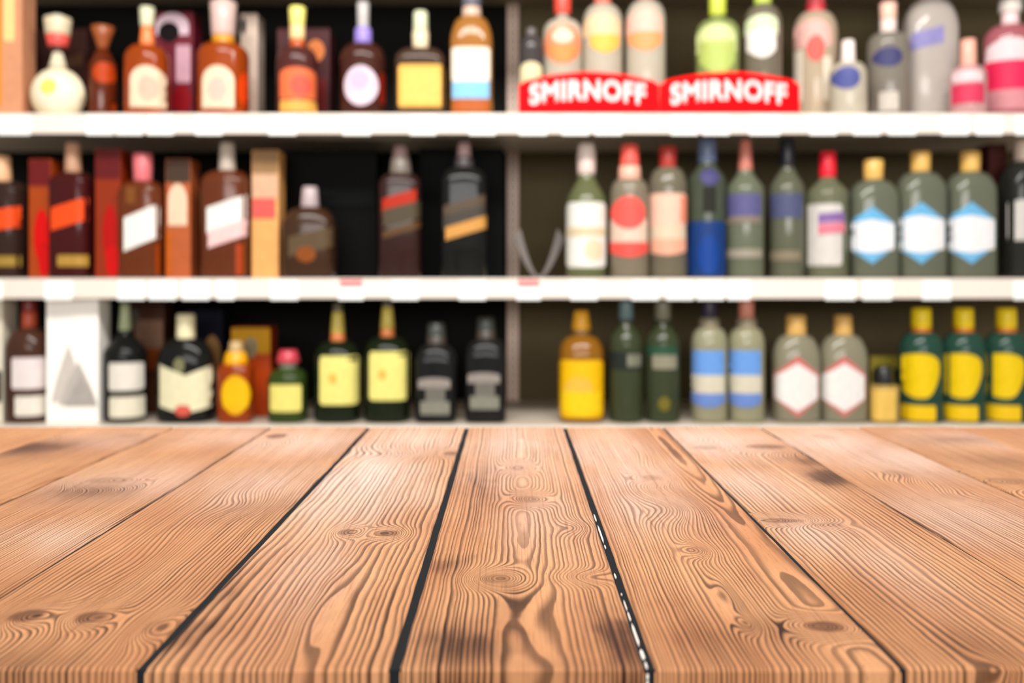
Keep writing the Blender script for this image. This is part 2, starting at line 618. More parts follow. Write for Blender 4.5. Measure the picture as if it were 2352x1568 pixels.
def bottle(name, label, row, xc, w, ysh, yn, wn, glass, caps, labels=(), n=2.0, style='round', Y=2.475, dep=1.0, group=None, cat='bottle'):
    """px measures: centre xc, body width w, shoulder row ysh, neck row yn, neck width wn;
    caps: (name, y_low, y_high, width_low, width_high, material); labels: (kind, x0, x1, y0, y1, material[, p])"""
    # half width in metres at the bottle's own distance
    Yc = Y + 0.04
    rx = w / 2 * Yc / F
    ry = min(rx * dep, 0.06)
    Yc = Y + ry
    rx = w / 2 * Yc / F
    z0 = ROWZ[row]
    X = (xc - CX) * Yc / F
    root = thing(name, label, cat, (X, Yc, z0 + .0004), group)
    zp = lambda py: EYE - (py - HY) * Yc / F - z0
    zf = lambda py: EYE - (py - HY) * Y / F - z0
    zs, zn = zp(ysh), zp(yn)
    rn = wn / 2 * Yc / F
    ztop = zp(caps[0][1]) + 0.004 if caps else zn + 0.03
    if style == 'bulb':
        prof = []
        H = zs
        for i in range(13):
            t = i / 12
            a = math.pi * (0.14 + 0.80 * t)
            r = math.sin(a)
            prof.append((H * (math.cos(math.pi * 0.14) - math.cos(a)) / (math.cos(math.pi * 0.14) - math.cos(math.pi * 0.94)), max(rx * r, rn), max(ry * r, rn), n))
    else:
        prof = [(0, rx * .84, ry * .84, n), (.003, rx * .95, ry * .95, n), (.010, rx, ry, n), (zs * .55, rx * .995, ry * .995, n), (zs, rx, ry, n)]
        K = 9
        for i in range(1, K + 1):
            t = i / K
            if style == 'round':
                q = math.sqrt(max(0, 1 - t * t))
            elif style == 'tall':
                q = (math.cos(math.pi * t) + 1) / 2
            else:
                q = 1 - t
            nn = n + (2 - n) * t
            prof.append((zs + (zn - zs) * t, rn + (rx - rn) * q, rn + (ry - rn) * q, nn))
    zt = max(ztop, prof[-1][0] + 0.004)
    prof.append((zt, rn * .97, rn * .97, 2))
    lathe('glass_body', prof, glass, root)
    for c in caps:
        cn, ya, yb, wa, wb_, cm = c
        za, zb = zp(ya), zp(yb)
        ra, rb = wa / 2 * Yc / F, wb_ / 2 * Yc / F
        ra = max(ra, rn + .0008) if za < zt + .001 else ra
        e = min(.0025, (zb - za) * .2)
        lathe(cn, [(za, ra * .96, ra * .96, 2), (za + e, ra, ra, 2), ((za + zb) / 2, (ra + rb) / 2, (ra + rb) / 2, 2), (zb - e, rb, rb, 2), (zb, rb * .86, rb * .86, 2)], cm, root, 20)
    for i, L in enumerate(labels):
        kind, x0, x1, y0, y1, lm = L[:6]
        p = L[6] if len(L) > 6 else {'hex': .25, 'slant': .3, 'arch': .3, 'chevron': .2, 'shield': .2, 'smile': .2}.get(kind, 0)
        lx0, lx1 = (x0 - CX) * Y / F - X, (x1 - CX) * Y / F - X
        zl, zh = zf(y1), zf(y0)
        zl = max(zl, .004)
        verts, faces = [], []
        C, R = 16, 6
        for ci in range(C + 1):
            s = -1 + 2 * ci / C
            if kind in ('oval', 'arch', 'shield'):
                s = math.sin(s * math.pi / 2)
            lo, hi = zspan(kind, s, p)
            for ri in range(R + 1):
                z = zl + (zh - zl) * (lo + (hi - lo) * ri / R)
                ax, ay, nn = prof_at(prof, z)
                xx = (lx0 + lx1) / 2 + (lx1 - lx0) / 2 * s
                lim = ax * 0.995
                xx = max(-lim, min(lim, xx))
                q = max(0.0, 1 - abs(xx / ax) ** nn) ** (1 / nn)
                e = .0006 + .0005 * i
                verts.append((xx * (1 + e / ax), -(ay + e) * q - e * .3, z))
        for ci in range(C):
            for ri in range(R):
                a = ci * (R + 1) + ri
                faces.append((a, a + R + 1, a + R + 2, a + 1))
        mesh_obj('label_or_glow', verts, faces, lm, root, True)
    return root


def carton(name, label, row, x0, x1, ytop, m, panels=(), Y=2.66, depth=0.075, group=None, cat='box'):
    z0 = ROWZ[row]
    X0, X1 = (x0 - CX) * Y / F, (x1 - CX) * Y / F
    Xc = (X0 + X1) / 2
    root = thing(name, label, cat, (Xc, Y + depth / 2, z0 + .0004), group)
    hw = (X1 - X0) / 2
    H = EYE - (ytop - HY) * Y / F - z0
    box('carton_body', (-hw, -depth / 2, 0), (hw, depth / 2, H - 0.0015), m, root, 0.0012)
    box('lid_flap', (-hw + .0008, -depth / 2 + .0008, H - 0.0013), (hw - .0008, depth / 2, H), m, root)
    for i, L in enumerate(panels):
        kind, a, b, ya, yb, lm = L[:6]
        p = L[6] if len(L) > 6 else {'hex': .25, 'slant': .3, 'arch': .3}.get(kind, 0)
        la, lb = (a - CX) * Y / F - Xc, (b - CX) * Y / F - Xc
        zl, zh = EYE - (yb - HY) * Y / F - z0, EYE - (ya - HY) * Y / F - z0
        zl, zh = max(zl, .002), min(zh, H - .002)
        la, lb = max(la, -hw + .0015), min(lb, hw - .0015)
        verts, faces = [], []
        C = 14
        e = -depth / 2 - .0004 - .0003 * i
        for ci in range(C + 1):
            s = -1 + 2 * ci / C
            if kind in ('oval', 'arch'):
                s = math.sin(s * math.pi / 2)
            lo, hi = zspan(kind, s, p)
            xx = (la + lb) / 2 + (lb - la) / 2 * s
            verts += [(xx, e, zl + (zh - zl) * lo), (xx, e, zl + (zh - zl) * hi)]
        for ci in range(C):
            faces.append((ci * 2, ci * 2 + 2, ci * 2 + 3, ci * 2 + 1))
        mesh_obj('printed_panel', verts, faces, lm, root)
    return root


def pa(*c): return mat('paper', c)
def ca(*c): return mat('card', c)
def pl(*c): return mat('plastic', c)
def gl(r, g, b, t=0.6): return mat('glass', (r, g, b), trans=t)


CLEAR = gl(214, 204, 184, .4)
CLEARG = gl(150, 158, 138, .6)
GREY = gl(132, 132, 112, .4)
AMBER = gl(196, 84, 20, .55)
DAMBER = gl(120, 48, 20, .5)
BROWN = gl(84, 44, 34, .45)
MAROON = gl(80, 26, 26, .4)
BLACKG = gl(26, 26, 25, .2)
DGREEN = gl(24, 34, 18, .25)
OLIVE = gl(74, 82, 56, .45)
TEAL = gl(52, 92, 78, .5)

# ---- top shelf, dark bay
carton('gift_carton', 'peach and cream carton at the far end of the top shelf', 1, -60, 50, -60, ca(226, 158, 118), [('rect', -60, 4, -50, 250, pa(250, 150, 40)), ('rect', 8, 34, -50, 95, pa(255, 222, 150))], Y=2.5)
carton('gift_carton', 'dark maroon carton behind the round cream-labelled flask', 1, 62, 200, 66, ca(58, 34, 30), [('slant', 150, 190, 120, 160, pa(84, 54, 32))])
bottle('round_flask', 'round flask covered by a cream label with yellow patch and red-and-cream stopper', 1, 133, 122, 158, 150, 22, pl(240, 226, 190),
       [('neck_seal', 158, 122, 40, 24, pa(238, 226, 196)), ('neck_band', 122, 108, 26, 34, pl(70, 36, 34)), ('stopper_band', 108, 82, 44, 54, pl(226, 84, 74)), ('stopper', 82, 42, 55, 62, pl(214, 200, 168)), ('stopper_top', 42, 36, 40, 30, pl(214, 214, 205))],
       [('oval', 76, 191, 155, 254, pa(255, 248, 222)), ('oval', 92, 128, 180, 216, pa(255, 232, 110))], style='bulb', dep=.75)
o = bottle('decanter_bottle', 'slim dark amber bottle with flared orange-brown top beside the round flask', 1, 236, 62, 150, 112, 22, DAMBER,
           [('flared_stopper', 112, 62, 24, 54, pl(150, 78, 38))], [('oval', 212, 262, 142, 190, pa(196, 66, 4)), ('oval', 250, 272, 232, 258, pa(200, 70, 4))], style='slope', Y=2.52)
BB = 'red-brown whisky bottles with cream arched labels'
bottle('whisky_bottle', 'red-brown bottle with cream arched label in front of the pink and lavender carton', 1, 338, 96, 140, 104, 34, AMBER,
       [('neck_seal', 112, 62, 36, 28, pl(236, 128, 70)), ('cap', 62, 18, 32, 36, pl(206, 205, 172))],
       [('arch', 297, 372, 150, 246, pa(250, 222, 190), .35), ('oval', 318, 358, 172, 232, pa(250, 190, 168)), ('oval', 374, 385, 140, 240, pa(214, 70, 10))], n=2.6, group=BB)  # last oval: orange glow of the glass painted on its right side
carton('gift_carton', 'maroon carton with pink and lavender print, behind a cream-labelled bottle', 1, 352, 444, 28, ca(120, 30, 48),
       [('arch', 358, 434, 30, 80, pa(232, 204, 216), .6), ('oval', 364, 412, 50, 98, pa(30, 24, 26)), ('rect', 404, 438, 104, 190, pa(222, 172, 188)), ('oval', 396, 440, 196, 262, pa(160, 0, 20))])
bottle('whisky_bottle', 'amber bottle with cream arched label and wide pale cap, beside the tall ivory carton', 1, 513, 112, 130, 100, 44, AMBER,
       [('neck_seal', 112, 84, 48, 52, pl(208, 144, 24)), ('cap', 84, 6, 54, 62, pl(206, 176, 168)), ('cap_tip', 6, -2, 44, 30, pl(176, 176, 160))],
       [('arch', 462, 536, 150, 248, pa(250, 222, 190), .35), ('oval', 478, 520, 176, 232, pa(250, 194, 178)), ('oval', 542, 566, 160, 242, pa(240, 70, 10))], n=2.6, group=BB)  # last oval paints the orange-red glow at the right of the glass
carton('gift_carton', 'tall narrow ivory carton behind the pale-capped amber bottle', 1, 552, 592, 32, ca(224, 202, 184), [('oval', 540, 566, 40, 80, pa(60, 56, 54))])
carton('gift_carton', 'dark red carton with orange spot behind the yellow-capped bottle', 1, 636, 758, 66, ca(76, 26, 30), [('oval', 704, 746, 92, 142, pa(240, 138, 74)), ('rect', 700, 750, 180, 256, pa(110, 6, 6))])
bottle('whisky_bottle', 'dark bottle with bright yellow cap and orange-red label over a gold band', 1, 683, 92, 146, 108, 34, gl(96, 50, 46, .45),
       [('neck_seal', 112, 92, 36, 34, pl(196, 84, 24)), ('neck_foil', 92, 58, 36, 36, pl(238, 202, 142)), ('cap', 58, 18, 36, 40, pl(240, 226, 120))],
       [('arch', 640, 722, 154, 226, pa(240, 116, 70), .2), ('oval', 668, 712, 172, 220, pa(252, 92, 74)), ('rect', 642, 726, 230, 257, pa(244, 176, 84))], n=2.4)
bottle('whisky_bottle', 'dark brown bottle with violet collar and lavender oval label', 1, 834, 104, 140, 100, 32, BROWN,
       [('collar', 102, 66, 42, 40, pl(146, 126, 206)), ('cap', 66, 6, 28, 30, pl(176, 172, 170))],
       [('oval', 788, 868, 150, 242, pa(232, 210, 224)), ('oval', 806, 846, 160, 206, pa(206, 186, 232)), ('rect', 868, 886, 165, 235, pa(140, 34, 16))], n=2.4)
bottle('whisky_bottle', 'brown bottle with square golden yellow label and pale green cap', 1, 966, 114, 142, 112, 36, gl(90, 66, 52, .5),
       [('neck_seal', 114, 74, 38, 40, pl(228, 208, 172)), ('cap', 74, 28, 36, 34, pl(204, 206, 172))],
       [('rect', 914, 1020, 148, 246, pa(246, 190, 88)), ('rect', 924, 1012, 160, 238, pa(248, 202, 104))], n=5, dep=.8)
bottle('whisky_bottle', 'tall amber bottle with cream label above a sky blue band', 1, 1083, 98, 104, 40, 42, gl(196, 132, 60, .5),
       [('cap', 18, -40, 46, 46, pl(92, 92, 104)), ('neck_foil', 42, 18, 46, 44, pl(200, 170, 150))],
       [('rect', 1036, 1126, 108, 186, pa(252, 242, 222)), ('rect', 1038, 1124, 186, 226, pa(140, 204, 246)), ('rect', 1040, 1122, 228, 256, pa(190, 96, 40))], n=3.5, dep=.8)

# ---- top shelf, right bay: vodkas behind the red signs
SM = 'clear vodka bottles behind the red arched signs'
bottle('small_bottle', 'small dark grey bottle with cream label beside the upright, behind the red sign', 1, 1220, 56, 118, 84, 26, gl(80, 74, 74, .4), [('cap', 84, 66, 28, 26, pl(92, 84, 82))], [('arch', 1194, 1246, 142, 190, pa(238, 226, 180), .3)], Y=2.5)
bottle('vodka_bottle', 'clear bottle with red cap and round coral label, behind the red sign', 1, 1292, 92, 80, 46, 30, CLEAR, [('cap', 34, -22, 40, 42, pl(214, 74, 58))],
       [('oval', 1250, 1336, 52, 146, pa(246, 150, 110)), ('oval', 1268, 1318, 66, 98, pa(255, 222, 196)), ('smile', 1260, 1326, 104, 142, pa(255, 152, 84), .7)], Y=2.5, group=SM)
bottle('vodka_bottle', 'clear bottle with peach and yellow label, behind the red sign', 1, 1384, 92, 54, 12, 30, CLEAR, [('cap', 10, -50, 40, 42, pl(226, 120, 100))],
       [('arch', 1342, 1426, 30, 80, pa(255, 214, 170), .5), ('smile', 1356, 1424, 78, 122, pa(255, 196, 90), .5)], Y=2.5, group=SM)
bottle('vodka_bottle', 'clear bottle with pink and orange label, behind the joint of the red signs', 1, 1483, 92, 48, 4, 30, CLEAR, [('cap', 2, -56, 40, 42, pl(196, 120, 110))],
       [('arch', 1441, 1524, 20, 76, pa(255, 198, 180), .5), ('smile', 1446, 1522, 72, 116, pa(255, 166, 108), .5)], Y=2.5, group=SM)
bottle('vodka_bottle', 'clear bottle with lime cap and light green label, behind the red sign', 1, 1648, 100, 80, 46, 30, gl(176, 190, 120, .5), [('cap', 38, -26, 40, 42, pl(194, 204, 70))],
       [('arch', 1602, 1694, 54, 116, pa(226, 236, 164), .5), ('smile', 1612, 1690, 92, 170, pa(190, 208, 112), .4)], Y=2.5, group=SM)
bottle('vodka_bottle', 'clear bottle with white label topped with pale green, behind the red sign', 1, 1752, 86, 56, 14, 30, gl(150, 140, 120, .55), [('cap', 12, -50, 40, 42, pl(190, 206, 90))],
       [('arch', 1718, 1790, 32, 76, pa(228, 240, 196), .4), ('smile', 1722, 1784, 66, 132, pa(250, 240, 232), .3)], Y=2.5, group=SM)
bottle('vodka_bottle', 'clear bottle with red seal and pink label, at the end of the sign', 1, 1873, 100, 78, 28, 36, gl(226, 204, 176, .5), [('neck_seal', 32, 8, 44, 46, pl(206, 60, 70)), ('cap', 8, -40, 42, 44, pl(250, 112, 118))],
       [('arch', 1828, 1912, 42, 104, pa(244, 186, 176), .5), ('oval', 1856, 1894, 80, 140, pa(234, 106, 96)), ('rect', 1826, 1850, 110, 230, pa(238, 224, 204)), ('rect', 1890, 1912, 130, 230, pa(238, 224, 204))], Y=2.56)
bottle('small_bottle', 'small clear bottle with white cap and round blue label, between larger clear bottles', 1, 1948, 84, 172, 144, 30, CLEAR, [('cap', 146, 94, 34, 30, pl(228, 214, 206))],
       [('oval', 1920, 1976, 150, 204, pa(86, 92, 156))], Y=2.46)
bottle('vodka_bottle', 'clear bottle with white and orange cap and dark blue oval label', 1, 2040, 96, 108, 76, 34, gl(150, 142, 130, .4), [('neck_seal', 78, 46, 38, 38, pl(226, 208, 200)), ('cap', 46, 8, 38, 40, pl(236, 190, 170))],
       [('oval', 2014, 2074, 106, 152, pa(70, 70, 116)), ('rect', 2024, 2064, 210, 254, pa(212, 202, 190))], Y=2.53)
bottle('magnum_bottle', 'large clear bottle with slanted violet-blue band, tallest of the clear bottles', 1, 2136, 118, 70, 0, 44, gl(204, 194, 186, .35), [('neck_seal', 2, -30, 48, 46, pl(220, 186, 166)), ('cap', -30, -62, 48, 48, pl(200, 190, 180))],
       [('slant', 2080, 2168, 58, 118, pa(150, 144, 200), .35)], n=3, dep=.8, Y=2.58)
bottle('small_bottle', 'small pink-labelled bottle with salmon cap beside the large hot pink bottle', 1, 2224, 80, 178, 152, 28, gl(226, 176, 176, .4), [('cap', 154, 92, 36, 34, pl(238, 170, 150))],
       [('arch', 2190, 2258, 160, 186, pa(246, 216, 220), .4), ('rect', 2186, 2262, 190, 236, pa(224, 62, 96))], Y=2.46)
bottle('liqueur_bottle', 'large hot pink labelled bottle with white cap at the end of the top shelf', 1, 2320, 118, 100, 58, 36, gl(206, 120, 130, .45), [('neck_seal', 60, 30, 40, 38, pl(236, 206, 206)), ('cap', 30, 0, 50, 50, pl(236, 228, 220))],
       [('arch', 2284, 2372, 84, 142, pa(252, 226, 230), .5), ('rect', 2264, 2376, 136, 204, pa(250, 44, 92)), ('rect', 2270, 2372, 204, 250, pa(224, 150, 158))], Y=2.56)

# ---- middle shelf, dark bay
RW = 'dark whisky bottles with slanted orange labels'
bottle('whisky_bottle', 'dark bottle with slanted orange label cut off at the end of the middle shelf', 2, 4, 116, 440, 416, 38, gl(64, 44, 38, .4), [('cap', 418, 360, 44, 40, pl(236, 184, 140))],
       [('slant', -52, 52, 470, 538, pa(255, 82, 24), .3), ('rect', -48, 54, 588, 612, pa(170, 136, 56))], n=5, dep=.9, group=RW)
carton('gift_carton', 'red and brown carton between the two orange-labelled bottles', 2, 66, 117, 366, ca(176, 70, 16),
       [('rect', 67, 116, 366, 428, pa(112, 22, 24)), ('oval', 78, 114, 480, 604, pa(224, 0, 0)), ('oval', 88, 116, 556, 636, pa(214, 0, 0))], Y=2.50, group='red and brown cartons between bottles')
bottle('whisky_bottle', 'maroon bottle with slanted orange label and gold band, flanked by red cartons', 2, 168, 88, 420, 396, 36, MAROON, [('cap', 398, 330, 38, 34, pl(192, 146, 116))],
       [('slant', 116, 206, 450, 530, pa(255, 82, 24), .35), ('rect', 132, 204, 586, 612, pa(188, 146, 62))], n=5, dep=.9, group=RW)
carton('gift_carton', 'red and brown carton beside the white-labelled slanted bottle', 2, 218, 277, 342, ca(150, 48, 10),
       [('rect', 219, 276, 342, 412, pa(104, 20, 22)), ('oval', 236, 270, 470, 604, pa(190, 4, 0)), ('oval', 242, 275, 560, 636, pa(210, 0, 0))], Y=2.50, group='red and brown cartons between bottles')
bottle('whisky_bottle', 'amber bottle with pink cap and plain white slanted label', 2, 328, 92, 440, 416, 40, gl(130, 62, 28, .5), [('cap', 418, 354, 42, 46, pl(218, 112, 118))],
       [('slant', 284, 370, 464, 578, pa(252, 246, 240), .32), ('rect', 354, 371, 560, 632, pa(170, 70, 8)), ('rect', 290, 312, 430, 468, pa(130, 74, 24))], n=5, dep=.9)
carton('gift_carton', 'brown carton with cream oval panel behind the white-labelled bottle', 2, 380, 438, 366, ca(190, 96, 50),
       [('rect', 381, 437, 366, 420, pa(72, 52, 40)), ('arch', 386, 430, 422, 518, pa(248, 214, 184), .4), ('rect', 381, 394, 530, 632, pa(200, 96, 10))], Y=2.52)
bottle('whisky_bottle', 'amber bottle with slanted white and pink label beside the tan carton', 2, 522, 104, 420, 392, 36, gl(124, 60, 30, .5), [('cap', 394, 330, 40, 34, pl(190, 176, 162))],
       [('slant', 474, 572, 444, 536, pa(252, 244, 238), .36), ('slant', 478, 570, 500, 570, pa(252, 206, 204), .45), ('rect', 540, 556, 560, 632, pa(170, 60, 6))], n=5, dep=.9)
carton('gift_carton', 'tan orange carton with pink-red patch beside the pink and white label bottle', 2, 578, 640, 346, ca(244, 176, 104),
       [('rect', 579, 639, 346, 400, pa(160, 122, 80)), ('rect', 579, 639, 400, 455, pa(226, 180, 146)), ('rect', 579, 632, 455, 502, pa(230, 96, 88))], Y=2.52)
carton('gift_carton', 'wide black carton behind the small brown bottle on the middle shelf', 2, 650, 866, 345, ca(14, 14, 13), [('rect', 730, 860, 436, 470, pa(30, 34, 34))])
bottle('small_bottle', 'small dark brown bottle with pale pink cap in front of the black carton', 2, 712, 116, 520, 476, 40, gl(76, 50, 34, .4), [('cap', 478, 430, 44, 36, pl(176, 158, 160))],
       [('slant', 662, 764, 520, 590, pa(94, 74, 50), .35), ('oval', 680, 726, 566, 602, pa(140, 70, 6))], n=5, dep=.8)
bottle('whisky_bottle', 'dark bottle with red-orange patch and brown slanted label before the black carton', 2, 920, 96, 428, 400, 50, gl(62, 38, 34, .4), [('neck_seal', 402, 362, 52, 44, pl(118, 108, 98)), ('cap', 362, 336, 40, 32, pl(150, 122, 118))],
       [('slant', 878, 956, 434, 492, pa(186, 40, 4), .4), ('slant', 880, 964, 460, 522, pa(82, 70, 52), .35), ('slant', 880, 964, 506, 548, pa(96, 66, 34), .6)], n=5, dep=.9)
carton('gift_carton', 'black carton behind the black bottle with slanted gold band', 2, 962, 1156, 340, ca(12, 13, 13), [])
bottle('whisky_bottle', 'black bottle with pinkish cap and slanted gold band', 2, 1066, 104, 424, 384, 40, BLACKG, [('neck_seal', 386, 362, 46, 42, pl(72, 66, 68)), ('cap', 362, 330, 34, 30, pl(172, 140, 140))],
       [('slant', 1018, 1114, 446, 500, pa(92, 76, 60), .5), ('slant', 1018, 1114, 470, 530, pa(70, 64, 58), .4), ('slant', 1024, 1118, 494, 552, pa(214, 154, 76), .5)], n=5, dep=.9)

# ---- middle shelf, right bay
rg = thing('plastic_divider', 'bent grey plastic strip standing at the empty end of the middle shelf', 'divider', ((1238 - CX) * 2.62 / F, 2.62, Z2))
dv, df = [], []
for i in range(15):
    t = -1 + 2 * i / 14
    xx, zz2 = t * 0.05, 0.006 + 0.13 * abs(t) ** 1.6
    for yy in (0, .10):
        dv += [(xx, yy, zz2), (xx + .02 * t, yy, zz2 - .005 - .02 * abs(t))]
for i in range(14):
    a, b = i * 4, i * 4 + 4
    df += [(a, a + 2, b + 2, b), (a + 1, b + 1, b + 3, a + 3), (a, b, b + 1, a + 1), (a + 2, a + 3, b + 3, b + 2)]
mesh_obj('strip', dv, df, mat('plastic', (92, 82, 76)), rg)

bottle('vermouth_bottle', 'green glass bottle with pinkish white foil neck and tall cream label', 2, 1347, 94, 470, 396, 36, gl(124, 130, 88, .5), [('neck_foil', 402, 366, 42, 46, pl(216, 194, 186)), ('cap', 366, 332, 46, 38, pl(222, 206, 198))],
       [('rect', 1302, 1394, 464, 614, pa(250, 246, 238)), ('rect', 1304, 1392, 522, 542, pa(230, 208, 168)), ('oval', 1342, 1384, 548, 600, pa(240, 220, 186))], style='tall')
bottle('vodka_bottle', 'clear bottle with red cap and round red label over a red foot band', 2, 1446, 90, 448, 412, 46, gl(150, 138, 118, .4), [('neck_seal', 414, 382, 54, 50, pl(226, 172, 150)), ('cap', 382, 334, 46, 42, pl(238, 92, 80))],
       [('rect', 1405, 1488, 500, 566, pa(236, 208, 188)), ('oval', 1406, 1484, 450, 526, pa(255, 98, 88)), ('smile', 1403, 1490, 556, 590, pa(252, 92, 82), .35)], Y=2.46)
bottle('vodka_bottle', 'clear bottle with dark red cap and pale peach label', 2, 1534, 90, 436, 384, 34, gl(130, 122, 102, .4), [('cap', 386, 338, 40, 44, pl(170, 52, 44))],
       [('rect', 1492, 1580, 444, 520, pa(255, 202, 178)), ('rect', 1492, 1578, 520, 560, pa(232, 208, 180)), ('smile', 1490, 1578, 548, 586, pa(246, 178, 150), .25), ('rect', 1564, 1580, 450, 510, pa(248, 150, 120))], Y=2.47)
bottle('vodka_bottle', 'tall bottle with deep blue lower half and pale blue cap', 2, 1624, 88, 420, 372, 40, gl(84, 92, 76, .4), [('cap', 374, 318, 46, 42, pl(92, 106, 136))],
       [('oval', 1610, 1654, 386, 426, pa(76, 72, 122)), ('rect', 1616, 1644, 428, 488, pa(50, 50, 44)), ('rect', 1579, 1669, 508, 634, pa(24, 60, 124)), ('oval', 1606, 1650, 540, 632, pa(16, 66, 150))], style='tall')
bottle('vodka_bottle', 'grey clear bottle with narrow salmon cap and violet-blue label', 2, 1712, 86, 440, 390, 34, gl(122, 128, 106, .4), [('cap', 392, 322, 34, 26, pl(196, 116, 100))],
       [('rect', 1676, 1750, 444, 496, pa(96, 94, 142)), ('rect', 1672, 1752, 496, 512, pa(140, 126, 112)), ('rect', 1672, 1752, 572, 592, pa(164, 156, 140))], style='tall')
bottle('vodka_bottle', 'grey clear bottle with black cap and dull blue label', 2, 1808, 82, 440, 382, 34, gl(112, 114, 94, .4), [('cap', 384, 318, 38, 34, pl(34, 36, 44))],
       [('rect', 1776, 1846, 444, 500, pa(84, 88, 124)), ('rect', 1778, 1840, 576, 598, pa(140, 128, 106))], style='tall', Y=2.5)
bottle('vodka_bottle', 'clear bottle with bright red cap and white label crossed by violet and pink bands', 2, 1901, 94, 448, 404, 34, gl(124, 126, 100, .4), [('cap', 408, 350, 40, 38, pl(226, 24, 48))],
       [('rect', 1856, 1936, 468, 610, pa(222, 216, 210)), ('slant', 1884, 1942, 486, 512, pa(140, 106, 170), .15), ('slant', 1884, 1942, 510, 538, pa(232, 130, 150), .15)], style='tall')
GH = 'gin bottles with gold caps and white hexagonal labels tipped with blue'
for i, (xc, yc, x0, x1, y0, lab) in enumerate((
        (2004, 368, 1952, 2056, 474, 'gin bottle with gold cap and blue-tipped white label, beside the red-capped bottle'),
        (2112, 350, 2062, 2172, 464, 'gin bottle with gold cap and blue-tipped white label, middle one of three'),
        (2226, 350, 2176, 2288, 464, 'gin bottle with gold cap and blue-tipped white label, beside the narrow maroon carton'))):
    bottle('gin_bottle', lab, 2, xc + 2, 108, yc + 92, yc + 46, 40, gl(118, 122, 104, .4), [('cap', yc + 46, yc, 44, 46, pl(222, 176, 92))],
           [('hex', x0, x1, y0, 606, pa(112, 186, 232), .3), ('hex', x0 + 2, x1 - 2, y0 + 30, 582, pa(246, 244, 246), .12)], n=3.2, dep=.8, group=GH, Y=2.475)
carton('gift_carton', 'narrow maroon carton beside the gold-capped gin bottles', 2, 2272, 2312, 330, ca(84, 34, 30), [], Y=2.6)
bottle('whisky_bottle', 'black bottle with pale cap and grey label at the end of the middle shelf', 2, 2352, 96, 430, 370, 40, gl(46, 46, 42, .3), [('cap', 372, 322, 44, 42, pl(222, 200, 186))],
       [('arch', 2310, 2396, 458, 552, pa(214, 208, 202), .4)], n=4)

# ---- bottom shelf, dark bay
carton('gift_carton', 'cream carton cut off at the end of the bottom shelf', 3, -70, 6, 684, ca(246, 236, 214), [('rect', -60, 10, 850, 925, pa(60, 52, 44))], Y=2.49)
bottle('whisky_bottle', 'dark brown bottle with red neck foil and two white labels', 3, 68, 94, 800, 752, 34, gl(92, 58, 44, .45), [('neck_foil', 752, 716, 36, 34, pl(190, 78, 50)), ('cap', 716, 688, 34, 32, pl(120, 36, 34))],
       [('rect', 26, 102, 822, 894, pa(250, 236, 234)), ('rect', 34, 116, 910, 956, pa(250, 242, 228))], n=2.6)
carton('gift_carton', 'tall white carton with faint grey mountain drawing on the bottom shelf', 3, 106, 226, 684, mat('paint', (253, 248, 240)),
       [('peak', 118, 196, 790, 925, pa(226, 216, 208)), ('peak', 136, 224, 830, 932, pa(206, 197, 190)), ('peak', 150, 222, 862, 934, pa(188, 180, 174))], Y=2.48)
bottle('whisky_bottle', 'black bottle with pale green neck foil and two ivory labels', 3, 288, 94, 812, 756, 26, BLACKG, [('neck_foil', 758, 700, 30, 22, pl(160, 168, 130)), ('cap', 700, 687, 24, 24, pl(90, 96, 74))],
       [('rect', 248, 316, 834, 898, pa(244, 236, 224)), ('rect', 250, 338, 912, 960, pa(244, 236, 212))], style='tall')
carton('gift_carton', 'brown carton with pale pink window behind the black ivory-labelled bottle', 3, 300, 378, 680, ca(82, 44, 22),
       [('rect', 310, 374, 735, 800, pa(150, 112, 88)), ('rect', 334, 374, 800, 850, pa(160, 76, 20)), ('oval', 296, 320, 706, 744, pa(90, 84, 76))])
bottle('cognac_bottle', 'wide black bottle with cream cap and large cream shield label', 3, 427, 126, 836, 776, 40, BLACKG, [('cap', 778, 722, 44, 42, pl(242, 232, 190)), ],
       [('oval', 398, 424, 822, 858, pa(130, 128, 92)), ('chevron', 364, 486, 838, 948, pa(246, 238, 198), .22), ('oval', 402, 438, 930, 956, pa(226, 96, 80))], n=2.6, dep=.7)
carton('gift_carton', 'dark navy and tan carton behind the wide black bottle', 3, 420, 512, 712, ca(26, 26, 40), [('arch', 466, 508, 770, 870, pa(186, 138, 84), .5)])
carton('gift_carton', 'orange carton with bright yellow top behind the small amber bottle', 3, 530, 622, 752, ca(190, 66, 2),
       [('rect', 531, 621, 752, 812, pa(226, 164, 4)), ('oval', 560, 592, 774, 822, pa(176, 158, 120))], Y=2.6)
bottle('liqueur_bottle', 'small amber bottle with yellow neck and orange-yellow label before the orange carton', 3, 542, 80, 850, 832, 40, gl(176, 70, 10, .45), [('neck_seal', 836, 808, 58, 46, pl(236, 166, 10)), ('cap', 808, 784, 36, 30, pl(190, 160, 110))],
       [('oval', 508, 572, 862, 952, pa(255, 190, 10)), ('rect', 512, 568, 880, 936, pa(255, 198, 8))], n=3.2, dep=.8)
bottle('small_bottle', 'small green bottle with tilted red and pink cap and yellow label', 3, 662, 86, 868, 846, 36, gl(60, 80, 30, .4), [('neck_seal', 850, 832, 40, 44, pl(120, 126, 106)), ('cap', 832, 804, 56, 42, pl(196, 62, 76))],
       [('rect', 618, 690, 884, 946, pa(248, 234, 128))], n=3)
YW = 'dark green whisky bottles with square yellow labels'
